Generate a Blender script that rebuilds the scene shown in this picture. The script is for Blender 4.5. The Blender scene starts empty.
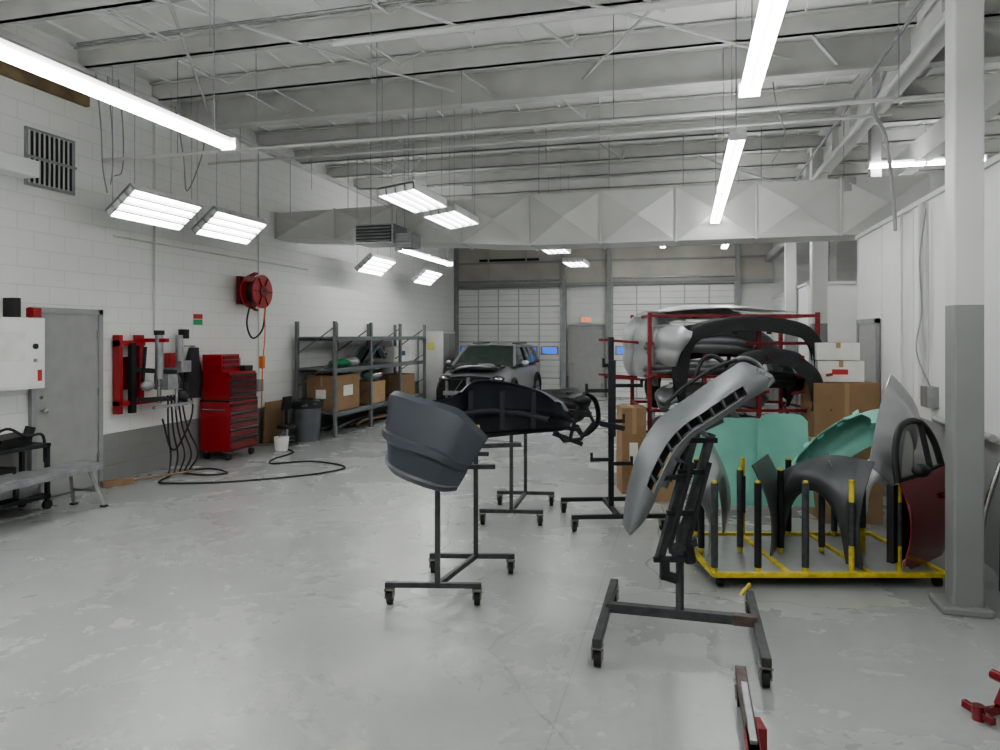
import bpy, math, random
from mathutils import Vector, Matrix, Euler
random.seed(7)
D = bpy.data
YAW = math.radians(14.8)

# ---------------------------------------------------------------- materials
def mat(name, col, rough=0.5, metal=0.0, var=0.08, nscale=6.0, bump=0.0, emit=None, estr=0, coat=0, trans=0, alpha=None, ior=1.45):
    m = D.materials.new(name); m.use_nodes = True
    nt = m.node_tree; N = nt.nodes; L = nt.links
    b = N["Principled BSDF"]
    b.inputs["Roughness"].default_value = rough
    b.inputs["Metallic"].default_value = metal
    b.inputs["IOR"].default_value = ior
    if coat: b.inputs["Coat Weight"].default_value = coat; b.inputs["Coat Roughness"].default_value = .08
    if trans: b.inputs["Transmission Weight"].default_value = trans
    tc = N.new("ShaderNodeTexCoord")
    nz = N.new("ShaderNodeTexNoise"); nz.inputs["Scale"].default_value = nscale; nz.inputs["Detail"].default_value = 6
    L.new(tc.outputs["Object"], nz.inputs["Vector"])
    r = N.new("ShaderNodeValToRGB")
    c = Vector(col)
    r.color_ramp.elements[0].position = .3; r.color_ramp.elements[1].position = .7
    r.color_ramp.elements[0].color = (*[max(0, x*(1-var)) for x in c], 1)
    r.color_ramp.elements[1].color = (*[min(1, x*(1+var)) for x in c], 1)
    L.new(nz.outputs["Fac"], r.inputs["Fac"]); L.new(r.outputs["Color"], b.inputs["Base Color"])
    if bump:
        bp = N.new("ShaderNodeBump"); bp.inputs["Strength"].default_value = bump; bp.inputs["Distance"].default_value = .01
        L.new(nz.outputs["Fac"], bp.inputs["Height"]); L.new(bp.outputs["Normal"], b.inputs["Normal"])
    if emit:
        b.inputs["Emission Color"].default_value = (*emit, 1); b.inputs["Emission Strength"].default_value = estr
    return m

def math_node(nt, op, a, b=None, clamp=False):
    n = nt.nodes.new("ShaderNodeMath"); n.operation = op; n.use_clamp = clamp
    for i, x in enumerate((a, b)):
        if x is None: continue
        if isinstance(x, (int, float)): n.inputs[i].default_value = x
        else: nt.links.new(x, n.inputs[i])
    return n.outputs[0]
def mixc(nt, fac, a, b):
    n = nt.nodes.new("ShaderNodeMix"); n.data_type = 'RGBA'
    if isinstance(fac, (int, float)): n.inputs[0].default_value = fac
    else: nt.links.new(fac, n.inputs[0])
    for i, x in ((6, a), (7, b)):
        if isinstance(x, tuple): n.inputs[i].default_value = (*x, 1)
        else: nt.links.new(x, n.inputs[i])
    return n.outputs[2]

def floor_mat():
    m = D.materials.new("concrete_floor_paint"); m.use_nodes = True
    nt = m.node_tree; N = nt.nodes; L = nt.links; b = N["Principled BSDF"]
    tc = N.new("ShaderNodeTexCoord")
    def noise(s, d=8, dist=0, r=.6, off=0):
        n = N.new("ShaderNodeTexNoise"); n.inputs["Scale"].default_value = s; n.inputs["Detail"].default_value = d
        n.inputs["Distortion"].default_value = dist; n.inputs["Roughness"].default_value = r
        mp = N.new("ShaderNodeMapping"); mp.inputs["Location"].default_value = (off, off*1.7, 0)
        L.new(tc.outputs["Object"], mp.inputs[0]); L.new(mp.outputs[0], n.inputs["Vector"]); return n.outputs["Fac"]
    def ramp(f, a, bb):
        n = N.new("ShaderNodeMapRange"); n.inputs[1].default_value = a; n.inputs[2].default_value = bb
        L.new(f, n.inputs[0]); return n.outputs[0]
    big = noise(.5, 6, .3); med = noise(3.0, 12, .1, .68); fine = noise(16, 12, .1, .75); sp = noise(60, 6); dirt = noise(.9, 12, .4, .62, 7.3)
    c = mixc(nt, ramp(big, .3, .7), (.335, .347, .345), (.395, .405, .40))
    c = mixc(nt, math_node(nt, 'MULTIPLY', ramp(dirt, .48, .75), .35), c, (.25, .255, .25))
    c = mixc(nt, math_node(nt, 'MULTIPLY', ramp(fine, .5, .75), .3), c, (.25, .257, .255))
    sx = N.new("ShaderNodeSeparateXYZ"); L.new(tc.outputs["Object"], sx.inputs[0])
    near = N.new("ShaderNodeMapRange"); near.inputs[1].default_value = 6.5; near.inputs[2].default_value = 2.5
    near.inputs[3].default_value = 0; near.inputs[4].default_value = .11
    L.new(sx.outputs["Y"], near.inputs[0])
    lx = N.new("ShaderNodeMapRange"); lx.inputs[1].default_value = .5; lx.inputs[2].default_value = -1.5
    lx.inputs[3].default_value = .1; lx.inputs[4].default_value = 1.0; L.new(sx.outputs["X"], lx.inputs[0])
    nn = math_node(nt, 'MULTIPLY', near.outputs[0], lx.outputs[0])
    w = ramp(math_node(nt, 'ADD', med, nn), .64, .69)
    c = mixc(nt, math_node(nt, 'MULTIPLY', w, .5), c, mixc(nt, ramp(fine, .4, .6), (.36, .335, .29), (.50, .49, .46)))
    vo = N.new("ShaderNodeTexVoronoi"); vo.feature = 'DISTANCE_TO_EDGE'; vo.inputs["Scale"].default_value = .42
    wp = N.new("ShaderNodeTexNoise"); wp.inputs["Scale"].default_value = 1.6; wp.inputs["Detail"].default_value = 8
    L.new(tc.outputs["Object"], wp.inputs["Vector"])
    L.new(mixc(nt, .22, tc.outputs["Object"], wp.outputs["Color"]), vo.inputs["Vector"])
    cr = N.new("ShaderNodeMapRange"); cr.inputs[1].default_value = 0; cr.inputs[2].default_value = .0032; cr.inputs[3].default_value = 1; cr.inputs[4].default_value = 0
    L.new(vo.outputs["Distance"], cr.inputs[0])
    c = mixc(nt, math_node(nt, 'MULTIPLY', math_node(nt, 'MULTIPLY', cr.outputs[0], ramp(big, .42, .52)), .6), c, (.13, .125, .12))
    c = mixc(nt, math_node(nt, 'MULTIPLY', ramp(sp, .66, .72), .5), c, (.13, .125, .12))
    br = N.new("ShaderNodeTexBrick"); br.offset = 0; br.inputs["Scale"].default_value = 1
    br.inputs["Brick Width"].default_value = 4.2; br.inputs["Row Height"].default_value = 4.2; br.inputs["Mortar Size"].default_value = .005
    mp = N.new("ShaderNodeMapping"); mp.inputs["Location"].default_value = (.6, 1.9, 0)
    L.new(tc.outputs["Object"], mp.inputs[0]); L.new(mp.outputs[0], br.inputs["Vector"])
    c = mixc(nt, math_node(nt, 'MULTIPLY', br.outputs["Fac"], .35), c, (.14, .14, .14))
    L.new(c, b.inputs["Base Color"])
    rr = math_node(nt, 'ADD', math_node(nt, 'MULTIPLY', dirt, .42), .06)
    rr = math_node(nt, 'ADD', rr, math_node(nt, 'MULTIPLY', w, .12))
    L.new(rr, b.inputs["Roughness"])
    b.inputs["IOR"].default_value = 1.55
    bp = N.new("ShaderNodeBump"); bp.inputs["Strength"].default_value = .16; bp.inputs["Distance"].default_value = .01
    L.new(fine, bp.inputs["Height"]); L.new(bp.outputs["Normal"], b.inputs["Normal"])
    return m

def block_mat(name, axis, white, gray, zline):
    m = D.materials.new(name); m.use_nodes = True
    nt = m.node_tree; N = nt.nodes; L = nt.links; b = N["Principled BSDF"]
    tc = N.new("ShaderNodeTexCoord"); sx = N.new("ShaderNodeSeparateXYZ"); L.new(tc.outputs["Object"], sx.inputs[0])
    cb = N.new("ShaderNodeCombineXYZ"); L.new(sx.outputs[axis], cb.inputs[0]); L.new(sx.outputs["Z"], cb.inputs[1])
    br = N.new("ShaderNodeTexBrick"); br.inputs["Scale"].default_value = 1
    br.inputs["Brick Width"].default_value = .4; br.inputs["Row Height"].default_value = .2; br.inputs["Mortar Size"].default_value = .006
    br.inputs["Mortar Smooth"].default_value = .3
    L.new(cb.outputs[0], br.inputs["Vector"])
    nz = N.new("ShaderNodeTexNoise"); nz.inputs["Scale"].default_value = 1.3; nz.inputs["Detail"].default_value = 8
    L.new(tc.outputs["Object"], nz.inputs["Vector"])
    wc = mixc(nt, nz.outputs["Fac"], tuple(x*.9 for x in white), white)
    gc = mixc(nt, nz.outputs["Fac"], tuple(x*.8 for x in gray), gray)
    c = mixc(nt, math_node(nt, 'LESS_THAN', sx.outputs["Z"], zline), wc, gc)
    c = mixc(nt, math_node(nt, 'MULTIPLY', br.outputs["Fac"], .20), c, (.3, .3, .29))
    L.new(c, b.inputs["Base Color"]); b.inputs["Roughness"].default_value = .5
    bp = N.new("ShaderNodeBump"); bp.inputs["Strength"].default_value = .5; bp.inputs["Distance"].default_value = .006
    L.new(math_node(nt, 'SUBTRACT', 1, br.outputs["Fac"]), bp.inputs["Height"]); L.new(bp.outputs["Normal"], b.inputs["Normal"])
    return m

def twotone(name, white, gray, zline):
    m = D.materials.new(name); m.use_nodes = True
    nt = m.node_tree; N = nt.nodes; L = nt.links; b = N["Principled BSDF"]
    tc = N.new("ShaderNodeTexCoord"); g = N.new("ShaderNodeNewGeometry"); sx = N.new("ShaderNodeSeparateXYZ"); L.new(g.outputs["Position"], sx.inputs[0])
    nz = N.new("ShaderNodeTexNoise"); nz.inputs["Scale"].default_value = 3; nz.inputs["Detail"].default_value = 8
    L.new(tc.outputs["Object"], nz.inputs["Vector"])
    wc = mixc(nt, nz.outputs["Fac"], tuple(x*.88 for x in white), white)
    gc = mixc(nt, nz.outputs["Fac"], tuple(x*.75 for x in gray), gray)
    c = mixc(nt, math_node(nt, 'LESS_THAN', sx.outputs["Z"], zline), wc, gc)
    L.new(c, b.inputs["Base Color"]); b.inputs["Roughness"].default_value = .45
    return m

FLOOR = floor_mat()
BLOCK = block_mat("painted_block", "Y", (.84, .84, .82), (.30, .30, .29), .61)
BLOCKX = block_mat("painted_block_x", "X", (.78, .78, .76), (.34, .34, .33), .61)
PART = twotone("partition_paint", (.78, .78, .77), (.34, .35, .35), 1.0)
COLM = twotone("column_paint", (.70, .70, .68), (.29, .30, .295), 2.05)
CEIL = mat("roof_deck_paint", (.86, .86, .84), .7, var=.06, nscale=1.5)
STEEL = mat("painted_steel_beam", (.63, .63, .615), .5, var=.1, nscale=2)
STEELD = mat("beam_gray_dark", (.36, .36, .36), .5, var=.15, nscale=2)
DUCT = mat("duct_paint", (.64, .64, .62), .4, var=.05, nscale=2)
WHITE = mat("white_enamel", (.8, .8, .79), .35, var=.03)
DOORP = mat("garage_door_white", (.80, .80, .78), .45, var=.05, nscale=2)
DOORG = mat("garage_door_seam", (.5, .5, .49), .5, var=.05)
TRANSOM = mat("transom_beige", (.46, .445, .41), .6, var=.14, nscale=1.2)
MDOOR = mat("gray_door_paint", (.36, .36, .35), .45, var=.06)
GRAYT = mat("gray_trim", (.32, .33, .33), .5, var=.08)
DARK = mat("black_steel", (.035, .036, .04), .45, .3, var=.2)
BLK = mat("black_plastic", (.02, .02, .022), .5, var=.2)
RUB = mat("black_rubber", (.025, .025, .025), .7, var=.3)
STANDG = mat("stand_gray_paint", (.075, .08, .083), .45, .3, var=.25, nscale=20)
STANDM = mat("stand_brown_iron", (.13, .10, .095), .55, .3, var=.3, nscale=15)
CAST = mat("caster_metal", (.3, .28, .25), .45, .7, var=.3, nscale=30)
SLATE = mat("slate_primer", (.050, .057, .073), .34, var=.04)
SLATEI = mat("slate_inside", (.03, .032, .038), .6, var=.1)
SILV = mat("silver_paint", (.36, .37, .38), .28, .6, var=.05, coat=.3)
SILV2 = mat("silver_gray_plastic", (.20, .21, .22), .4, .3, var=.1)
DKG = mat("dark_gray_panel", (.10, .105, .11), .35, .3, var=.1)
MIDG = mat("mid_gray_bumper", (.42, .43, .44), .35, .2, var=.08)
LGRAY = mat("plastic_wrapped_gray", (.68, .68, .68), .3, .1, var=.25, nscale=9, bump=.8)
RED = mat("rack_red", (.24, .03, .035), .5, .1, var=.3, nscale=12)
REDB = mat("bright_red_enamel", (.36, .012, .018), .32, var=.1, coat=.4)
REDD = mat("deep_red_metallic", (.20, .005, .012), .25, .3, var=.05, coat=.8)
YEL = mat("yellow_paint", (.58, .47, .07), .5, var=.3, nscale=14)
MINT = mat("mint_film", (.27, .57, .48), .3, var=.12, nscale=3)
CARD = mat("cardboard", (.31, .20, .115), .8, var=.12, nscale=4)
CARD2 = mat("cardboard_light", (.42, .29, .17), .8, var=.1)
PAPER = mat("label_paper", (.75, .75, .72), .6)
PYEL = mat("label_yellow", (.6, .58, .15), .6)
CHROME = mat("chrome", (.6, .6, .6), .2, 1)
GALV = mat("galvanised", (.36, .37, .38), .4, .6, var=.15, nscale=10)
SHELF = mat("shelf_gray", (.20, .21, .22), .45, .3, var=.1)
GLASS = mat("car_glass", (.04, .055, .048), .08, var=.2, coat=.5)
CARP = mat("car_silver_gray", (.30, .31, .32), .3, .4, var=.03, coat=.6)
BLUEG = mat("blue_daylight_glass", (.08, .2, .6), .3, emit=(.06, .18, .9), estr=.6)
ORG = mat("exit_orange", (.7, .15, .05), .5, emit=(1, .2, .03), estr=.8)
ORANGEH = mat("orange_hose", (.7, .2, .05), .5)
EMT = mat("tube_lit", (1, 1, 1), .5, emit=(.98, 1, .98), estr=21)
EMP = mat("panel_tube_lit", (1, 1, 1), .5, emit=(.98, 1, .985), estr=13)
WOOD = mat("wood", (.28, .19, .115), .7, var=.25, nscale=5)
INSU = mat("stained_wood_fascia", (.22, .165, .10), .9, var=.5, nscale=3)
BAGBLK = mat("black_bag", (.02, .02, .022), .35, var=.2, bump=1.0, nscale=12)
BIN = mat("gray_bin", (.13, .14, .15), .6, var=.1)
GREEN = mat("green_print", (.05, .35, .15), .6)
REDP = mat("red_print", (.5, .05, .05), .6)
BLUEI = mat("blue_box", (.06, .15, .28), .6)
TEAL = mat("teal_cloth", (.2, .38, .38), .6)

# ---------------------------------------------------------------- mesh builder
def catmull(pts, k=6):
    pts = [Vector(p) for p in pts]
    if len(pts) < 3: return pts
    P = [pts[0]*2-pts[1]] + pts + [pts[-1]*2-pts[-2]]
    out = []
    for i in range(1, len(P)-2):
        a, b, c, d = P[i-1:i+3]
        for j in range(k):
            t = j/k
            out.append(.5*((2*b)+(c-a)*t+(2*a-5*b+4*c-d)*t*t+(3*b-a-3*c+d)*t**3))
    out.append(pts[-1]); return out

class M:
    def __init__(s, name, loc=(0, 0, 0), rz=0):
        s.name = name; s.loc = loc; s.rz = rz
        s.v = []; s.f = []; s.mi = []; s.sm = []; s.mats = []; s.T = Matrix.Identity(4)
    def add(s, vs, fs, m, smooth=False):
        if m not in s.mats: s.mats.append(m)
        k = s.mats.index(m); o = len(s.v)
        s.v += [s.T @ Vector(p) for p in vs]
        for f in fs:
            s.f.append([i+o for i in f]); s.mi.append(k); s.sm.append(smooth)
    def box(s, x0, x1, y0, y1, z0, z1, m):
        x0, x1 = min(x0, x1), max(x0, x1); y0, y1 = min(y0, y1), max(y0, y1); z0, z1 = min(z0, z1), max(z0, z1)
        vs = [(x0,y0,z0),(x1,y0,z0),(x1,y1,z0),(x0,y1,z0),(x0,y0,z1),(x1,y0,z1),(x1,y1,z1),(x0,y1,z1)]
        s.add(vs, [(0,3,2,1),(4,5,6,7),(0,1,5,4),(1,2,6,5),(2,3,7,6),(3,0,4,7)], m)
    def obox(s, c, size, eul, m):
        old = s.T; s.T = old @ Matrix.Translation(c) @ Euler(eul).to_matrix().to_4x4()
        a, b, d = [q/2 for q in size]; s.box(-a, a, -b, b, -d, d, m); s.T = old
    def bar(s, p0, p1, w, h, m, up=(0, 0, 1)):
        p0 = Vector(p0); p1 = Vector(p1); d = p1-p0; L = d.length; d.normalize()
        up = Vector(up)
        if abs(d.dot(up)) > .98: up = Vector((0, 1, 0))
        x = d.cross(up).normalized(); z = x.cross(d)
        vs = []
        for p in (p0, p1):
            for a, b in ((-1,-1),(1,-1),(1,1),(-1,1)): vs.append(p+x*a*w/2+z*b*h/2)
        s.add(vs, [(0,1,2,3),(7,6,5,4),(0,4,5,1),(1,5,6,2),(2,6,7,3),(3,7,4,0)], m)
    def cyl(s, p0, p1, r, m, r1=None, n=14, cap=True):
        r1 = r if r1 is None else r1
        p0 = Vector(p0); p1 = Vector(p1); d = (p1-p0).normalized()
        up = Vector((0, 0, 1)) if abs(d.z) < .9 else Vector((1, 0, 0))
        x = d.cross(up).normalized(); y = d.cross(x)
        vs = []
        for p, rr in ((p0, r), (p1, r1)):
            for i in range(n):
                a = 2*math.pi*i/n; vs.append(p+(x*math.cos(a)+y*math.sin(a))*rr)
        s.add(vs, [(i, (i+1) % n, n+(i+1) % n, n+i) for i in range(n)], m, True)
        if cap: s.add(vs, [tuple(range(n))[::-1], tuple(range(n, 2*n))], m)
    def tube(s, pts, r, m, n=8, sm=True, k=6):
        P = catmull(pts, k) if sm else [Vector(p) for p in pts]
        vs = []; prev = None
        for i, p in enumerate(P):
            d = (P[min(i+1, len(P)-1)]-P[max(i-1, 0)]).normalized()
            if prev is None: x = d.orthogonal().normalized()
            else:
                x = prev - d*prev.dot(d)
                x = x.normalized() if x.length > 1e-5 else d.orthogonal().normalized()
            prev = x; y = d.cross(x)
            rr = r(i/(len(P)-1)) if callable(r) else r
            for j in range(n):
                a = 2*math.pi*j/n; vs.append(p+(x*math.cos(a)+y*math.sin(a))*rr)
        fs = []
        for i in range(len(P)-1):
            for j in range(n): fs.append((i*n+j, i*n+(j+1) % n, (i+1)*n+(j+1) % n, (i+1)*n+j))
        s.add(vs, fs, m, True)
        s.add(vs, [tuple(range(n))[::-1], tuple(range((len(P)-1)*n, len(P)*n))], m)
    def grid(s, rows, m, thick=0, smooth=True, m2=None):
        R = [[Vector(p) for p in r] for r in rows]; a = len(R); b = len(R[0])
        vs = [p for r in R for p in r]
        fs = [(i*b+j, i*b+j+1, (i+1)*b+j+1, (i+1)*b+j) for i in range(a-1) for j in range(b-1)]
        s.add(vs, fs, m, smooth)
        if thick:
            ws = []
            for i in range(a):
                for j in range(b):
                    du = R[min(i+1, a-1)][j]-R[max(i-1, 0)][j]; dv = R[i][min(j+1, b-1)]-R[i][max(j-1, 0)]
                    n = du.cross(dv); n = n.normalized() if n.length > 1e-9 else Vector((0, 0, 1))
                    ws.append(R[i][j]+n*thick)
            s.add(ws, [f[::-1] for f in fs], m2 or m, smooth)
            rim = [(0, j) for j in range(b)] + [(i, b-1) for i in range(1, a)] + [(a-1, j) for j in range(b-2, -1, -1)] + [(i, 0) for i in range(a-2, 0, -1)]
            idx = [i*b+j for i, j in rim]; n = len(idx)
            rv = [vs[k] for k in idx]+[ws[k] for k in idx]
            s.add(rv, [(k, (k+1) % n, n+(k+1) % n, n+k) for k in range(n)], m)
    def ball(s, c, r, m, n=12, h=8, zmin=-1):
        c = Vector(c); r = (r, r, r) if isinstance(r, (int, float)) else r
        rows = []
        for i in range(h+1):
            ph = -math.pi/2+math.pi*i/h
            if math.sin(ph) < zmin: ph = math.asin(zmin)
            rows.append([c+Vector((r[0]*math.cos(ph)*math.cos(2*math.pi*j/n), r[1]*math.cos(ph)*math.sin(2*math.pi*j/n), r[2]*math.sin(ph))) for j in range(n+1)])
        s.grid(rows, m)
    def done(s, bevel=0):
        me = D.meshes.new(s.name); me.from_pydata([tuple(v) for v in s.v], [], s.f)
        for m in s.mats: me.materials.append(m)
        me.polygons.foreach_set("material_index", s.mi); me.polygons.foreach_set("use_smooth", s.sm)
        me.update(); o = D.objects.new(s.name, me); bpy.context.scene.collection.objects.link(o)
        o.location = s.loc; o.rotation_euler = (0, 0, s.rz)
        if bevel:
            b = o.modifiers.new("bev", 'BEVEL'); b.width = bevel; b.segments = 2; b.limit_method = 'ANGLE'
        return o

# ---------------------------------------------------------------- room shell
XL, YB, YF, XR, XP = -7.0, 21.0, -3.0, 9.0, 2.35
m = M("floor"); m.box(XL-.2, XR+.2, YF-.2, YB+.2, -.1, 0, FLOOR); m.done()
m = M("ceiling"); m.box(XL-.2, XR+.2, YF-.2, YB+.2, 5.27, 5.37, CEIL)
for i in range(int((XR-XL)/.61)):
    x = XL+.3+i*.61; m.box(x-.012, x+.012, YF, YB, 5.245, 5.27, CEIL)
m.done()
m = M("wall_left"); m.box(XL-.2, XL, YF-.2, YB+.2, 0, 5.27, BLOCK); m.done()
m = M("wall_back"); m.box(XL, XR, YB, YB+.2, 0, 5.27, BLOCKX); m.done()
m = M("wall_front"); m.box(XL, XR, YF-.2, YF, 0, 5.27, BLOCKX); m.done()
m = M("wall_right_outer"); m.box(XR, XR+.2, YF-.2, YB+.2, 0, 5.27, BLOCK); m.done()
m = M("wall_right")
m.box(XP, XP+.12, YF, 10.8, 0, 3.19, PART); m.box(XP+.12, XR, 10.68, 10.8, 0, 3.19, PART)
m.box(XP-.03, XP+.15, YF, 10.84, 3.19, 3.24, STEEL)
for i in range(11): m.box(XP-.010, XP, 10.78-i*1.22-.03, 10.78-i*1.22, 0, 3.19, PART)
m.done()
m = M("wall_right_rear")
m.box(XP+.05, XP+.17, 15.2, YB, 0, 2.86, PART); m.box(XP+.17, XR, 15.2, 15.32, 0, 2.86, PART); m.box(XP+.02, XR, 15.17, YB, 2.86, 2.92, STEEL)
m.done()
m = M("trim_wall_fascia")
m.box(XL, XL+.06, 3.2, 6.9, 4.60, 4.82, INSU); m.box(XL, XL+.1, 2.6, 20.9, 4.98, 5.05, STEEL); m.done()
m = M("trim_back_header")
m.box(XL, 2.4, YB-.06, YB, 3.36, 4.86, TRANSOM)
for x in (-7+.06, -3.52, -2.17, 1.45):
    m.box(x-.06, x+.06, YB-.16, YB, 0, 5.2, GRAYT)
for x in (-5.9, -4.7, -1.0, .2): m.box(x-.02, x+.02, YB-.09, YB, 3.4, 4.86, TRANSOM)
m.box(XL, 2.4, YB-.12, YB, 3.32, 3.42, GRAYT); m.box(XL, 2.4, YB-.12, YB, 4.05, 4.1, GRAYT)
m.box(XL, 2.4, YB-.2, YB, 4.82, 5.0, STEEL)
m.box(-6.2, -4.3, YB-.07, YB-.05, 4.12, 4.2, BLK)
m.done()

def garage(name, x0, x1, h):
    m = M(name); n = 6; y = YB-.12
    for i in range(n):
        z0 = h*i/n; z1 = h*(i+1)/n
        m.box(x0, x1, y, y+.05, z0+.014, z1-.014, DOORP); m.box(x0, x1, y+.02, y+.06, z0, z1, GRAYT)
        for q in (1, 2): m.box(x0, x1, y-.008, y, z0+(z1-z0)*q/3-.006, z0+(z1-z0)*q/3+.006, DOORG)
        k = 5
        for j in range(k):
            a = x0+(x1-x0)*(j+.08)/k; b = x0+(x1-x0)*(j+.92)/k
            if i == 2 and j in (0, 2, 3, 4) and (x0 < -4 or j in (0,1)):
                m.box(a, b, y-.012, y, z0+.16, z1-.12, GRAYT); m.box(a+.05, b-.05, y-.018, y, z0+.2, z1-.16, BLUEG)
    for x in (x0-.03, x1+.03): m.box(x-.03, x+.03, y-.05, YB-.06, 0, h+.1, GALV)
    for j in range(1, 5):
        x = x0+(x1-x0)*j/5; m.box(x-.02, x+.02, y-.012, y, .02, h-.02, DOORG)
    m.cyl((x0, y-.15, h+.22), (x1, y-.15, h+.22), .03, GALV)
    m.done()
garage("garage_door", -6.85, -3.64, 3.27); garage("garage_door", -2.05, 1.35, 3.30)

def mandoor(name, p, rz, w, h):
    m = M(name, p, rz)
    m.box(-w/2-.06, -w/2, -.05, .0, 0, h+.06, GRAYT); m.box(w/2, w/2+.06, -.05, .0, 0, h+.06, GRAYT); m.box(-w/2-.06, w/2+.06, -.05, .0, h, h+.06, GRAYT)
    m.box(-w/2, w/2, -.03, .0, .01, h, MDOOR)
    for z in (.3, 1.1, 1.8): m.cyl((w/2-.01, -.04, z), (w/2-.01, -.04, z+.1), .012, CHROME)
    m.cyl((-w/2+.07, -.03, 1.0), (-w/2+.07, -.09, 1.0), .012, CHROME); m.ball((-w/2+.07, -.1, 1.0), .03, CHROME)
    m.cyl((-w/2+.07, -.03, 1.15), (-w/2+.07, -.045, 1.15), .02, CHROME)
    m.done()
mandoor("door_1", (-2.85, YB-.06, 0), 0, .95, 2.1)
mandoor("door_2", (XL+.001, 6.62, 0), math.pi/2, .86, 2.1)
mandoor("door_3", (XP-.011, 10.1, 0), -math.pi/2, .9, 2.0)

m = M("roof_purlins")
y = 8.0-1.2*9
while y < 21:
    if y > YF:
        m.box(XL, XR, y-.012, y+.012, 5.03, 5.25, STEEL)
        m.box(XL, XR, y-.012, y+.075, 5.03, 5.046, STEEL); m.box(XL, XR, y-.075, y+.012, 5.235, 5.25, STEEL)
    y += 1.2
m.done()
m = M("roof_beam")
for y in (8.55,):
    m.box(XL, XR, y-.01, y+.01, 4.80, 5.2, STEEL); m.box(XL, XR, y-.09, y+.09, 4.78, 4.80, STEEL); m.box(XL, XR, y-.09, y+.09, 5.18, 5.2, STEEL)
for y in (15.6,):
    m.box(XL, XR, y-.01, y+.01, 4.62, 5.2, STEEL); m.box(XL, XR, y-.09, y+.09, 4.60, 4.62, STEEL)
m.done()
m = M("roof_girder")
for x in (2.3,):
    m.box(x-.01, x+.01, YF, YB, 4.66, 5.24, STEEL); m.box(x-.12, x+.12, YF, YB, 4.64, 4.665, STEEL); m.box(x-.12, x+.12, YF, YB, 5.2, 5.24, STEEL)
    for i in range(20): m.box(x-.1, x+.1, YF+.4+i*1.2, YF+.42+i*1.2, 4.66, 5.2, STEEL)
for x in (3.5,):
    m.box(x-.01, x+.01, YF, YB, 4.5, 4.9, STEEL); m.box(x-.1, x+.1, YF, YB, 4.48, 4.5, STEEL)
m.done()
m = M("roof_bracing")
for a, b in (((-6.8, 2.2, 4.98), (-2.6, 9.0, 4.98)), ((-2.6, 2.2, 4.97), (-6.8, 9.0, 4.97)), ((-2.4, 5.2, 4.98), (1.9, 9.2, 4.98)), ((2.0, 2.6, 4.97), (-1.2, 8.5, 4.97)),
             ((-2.0, 3.5, 4.95), (-1.2, 5.0, 4.95)), ((-.9, 5.6, 4.96), (-.2, 6.9, 4.96)), ((-2.9, 5.6, 4.96), (-2.1, 6.9, 4.96))):
    m.cyl(a, b, .018, STEEL, n=8)
for i in range(18):
    x = random.uniform(-6, 2); y = 8.0-1.2*3+1.2*random.randint(0, 7)
    m.bar((x, y, 5.04), (x+.35, y+.45, 4.85), .035, .012, STEEL)
    m.bar((x+.35, y+.45, 4.85), (x+.35, y+1.0, 5.2), .035, .012, STEEL)
m.done()

m = M("ceiling_conduit")
m.cyl((XL, 7.15, 4.02), (XP, 7.15, 4.02), .022, STEEL, n=8)
for x in (-5.9, -3.3, -.7, 1.9): m.cyl((x, 7.15, 4.02), (x, 7.15, 5.27), .005, GALV, n=5)
m.cyl((XL, 9.15, 4.45), (XP, 9.15, 4.45), .02, STEEL, n=8)
m.cyl((-6.2, 6.0, 4.92), (2.3, 6.0, 4.92), .016, GALV, n=8)
m.cyl((XP-.2, YF, 4.55), (XP-.2, 18, 4.55), .03, STEEL, n=8)
m.cyl((XP-.35, 4, 4.75), (XP-.35, 18, 4.75), .018, GALV, n=8)
m.cyl((-3.0, 5.6, 4.42), (9, 5.6, 4.42), .03, STEEL, n=8)
m.cyl((.2, 11.2, 4.6), (1.9, 14, 4.6), .02, STEEL, n=8)
m.tube([(1.0, 8.9, 5.0), (1.05, 8.9, 4.6), (1.15, 8.9, 4.2), (1.0, 8.9, 3.9)], .008, STEELD)
m.tube([(2.05, 8.2, 4.64), (1.95, 8.3, 4.3), (2.1, 8.4, 4.0), (2.2, 8.5, 3.4), (2.25, 8.6, 3.0)], .02, STEELD)
m.done()
m = M("hanging_wires")
for i in range(12):
    x = random.uniform(-6.6, 1.5); y = random.choice([5.6, 6.8, 8.0, 9.2, 10.4, 12.8])
    l = random.uniform(.4, 1.0)
    m.cyl((x, y, 5.0-l), (x, y, 5.27), .0045, STEELD, n=5)
for k in range(3):
    x0 = -6.85+.05*k; m.tube([(x0, 6.9+.12*k, 5.0), (x0+.02, 6.95+.12*k, 4.4), (x0, 7.0+.1*k, 3.9), (x0-.03, 7.1, 3.6+.1*k)], .008, STEELD)
m.tube([(-6.8, 8.2, 5.0), (-6.75, 8.3, 4.3), (-6.85, 8.5, 3.9), (-6.75, 8.7, 4.5), (-6.8, 8.8, 4.95)], .009, STEELD)
m.done()

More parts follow.
